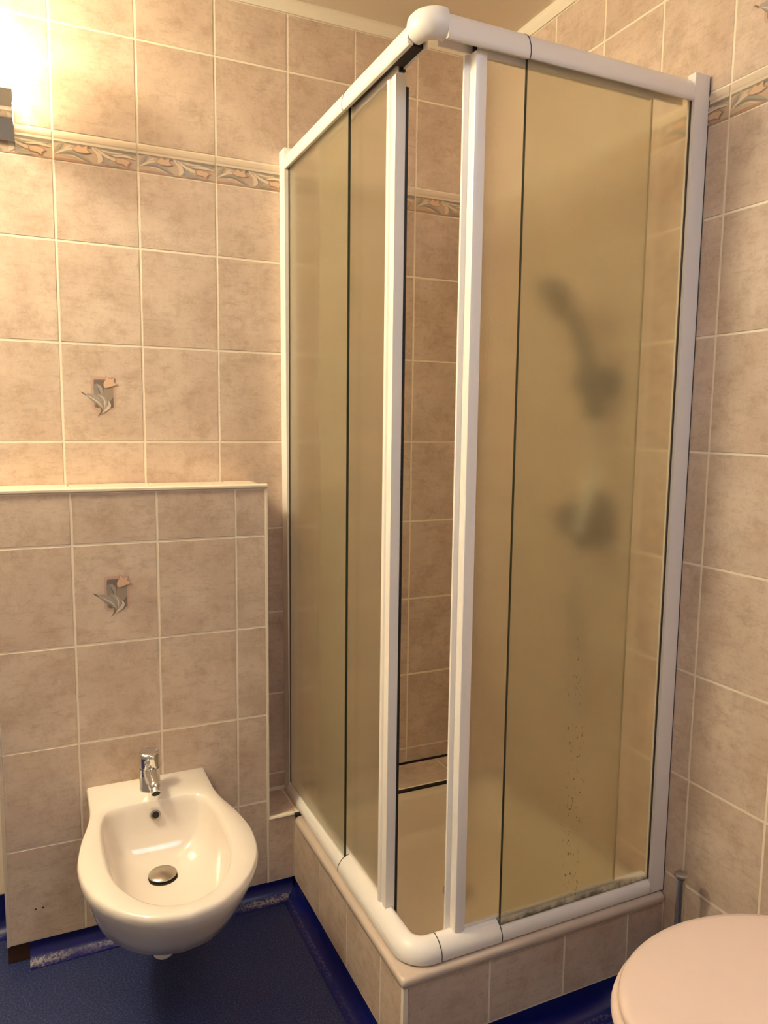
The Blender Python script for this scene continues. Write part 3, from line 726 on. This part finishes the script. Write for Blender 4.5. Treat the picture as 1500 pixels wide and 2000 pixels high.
loft(bm, [bowl(.12, .075, .085, -.12), bowl(.15, .10, .10, -.14), bowl(.20, .135, .16, -.19), bowl(.245, .165, .24, -.23), bowl(.268, .183, .31, -.26), bowl(.272, .187, .36, -.265), bowl(.270, .185, .379, -.265), bowl(.264, .180, .3825, -.265)], True, True, True)
obj('bowl', bm, M['ceramic'], to, smooth=True, sharp=60)
for y in (-.075, .075):
    bm = bmesh.new(); tube(bm, [(-.045, TCY+y-.03, LZ-.022), (-.045, TCY+y+.03, LZ-.022)], .012, 16); obj('hinge', bm, M['chrome'], to, smooth=True)

# ------------------------------------------------------------------ toilet brush
BBX, BBY = -.062, -.962
tb = empty('toilet_brush', (BBX, BBY, 0), 'steel handled toilet brush standing between toilet and shower base', 'toilet brush')
bm = bmesh.new(); lathe(bm, [(.001, .003), (.044, .003), (.046, .006), (.043, .010), (.043, .195), (.040, .198), (.0385, .195), (.0385, .02), (.001, .02)], (BBX, BBY, 0), n=32); obj('holder', bm, M['steel'], tb, smooth=True)
bm = bmesh.new(); tube(bm, [(BBX, BBY, .03), (BBX, BBY, .355)], .0095, 18); obj('handle', bm, M['steel'], tb, smooth=True)
bm = bmesh.new(); lathe(bm, [(.010, 0), (.0150, .002), (.0158, .006), (.0150, .010), (.011, .0125), (.0001, .013)], (BBX, BBY, .350), n=26); obj('knob', bm, M['steel'], tb, smooth=True)
bm = bmesh.new(); lathe(bm, [(.010, .150), (.0375, .156), (.0375, .196), (.030, .202), (.010, .204)], (BBX, BBY, 0), n=26); obj('holder_cover', bm, M['steel'], tb, smooth=True)

# ------------------------------------------------------------------ wall lamps (a pair; the second is out of view to the left)
GR = .078
def wall_lamp(GL, label):
    t = empty('wall_lamp', GL, label, 'wall lamp')
    bm = bmesh.new(); bmesh.ops.create_uvsphere(bm, u_segments=40, v_segments=24, radius=GR)
    bmesh.ops.translate(bm, verts=bm.verts, vec=GL); obj('globe', bm, M['globe'], t, smooth=True)
    x0, z0 = GL.x, GL.z-GR
    obj('lamp_holder', bx((x0-.037, GL.y-.037, z0-.012), (x0+.037, GL.y+.037, z0+.018)), M['white'], t, bevel=.002)
    obj('bracket', bx((x0-.036, GL.y-.036, z0-.050), (x0+.036, -.012, z0-.013)), M['chrome'], t, bevel=.002)
    obj('wall_plate', bx((x0-.055, -.0125, z0-.075), (x0+.038, -.0008, z0+.005)), M['chrome'], t, bevel=.002)
wall_lamp(Vector((-1.385, -.125, 1.985+ZS)), 'lit white globe lamp on a chrome wall bracket at the upper left')
wall_lamp(Vector((-2.20, -.125, 1.985+ZS)), 'second globe lamp on the same wall, beyond the left edge of view')
CLX, CLY = -2.1, -.52
cl = empty('ceiling_lamp', (CLX, CLY, CEIL), 'opal ball lamp hanging under the ceiling to the left, out of view', 'ceiling lamp')
bm = bmesh.new(); lathe(bm, [(.0001, -.001), (.06, -.001), (.055, -.03), (.0001, -.03)], (CLX, CLY, CEIL), n=32); obj('lamp_plate', bm, M['white'], cl)
bm = bmesh.new(); bmesh.ops.create_uvsphere(bm, u_segments=32, v_segments=18, radius=.11)
bmesh.ops.translate(bm, verts=bm.verts, vec=(CLX, CLY, CEIL-.135)); obj('opal_ball', bm, M['ball'], cl, smooth=True)
S.cycles.max_bounces = 14; S.cycles.transmission_bounces = 12; S.cycles.diffuse_bounces = 6; S.cycles.glossy_bounces = 6
S.cycles.sample_clamp_indirect = 40.0; S.cycles.blur_glossy = 0.5
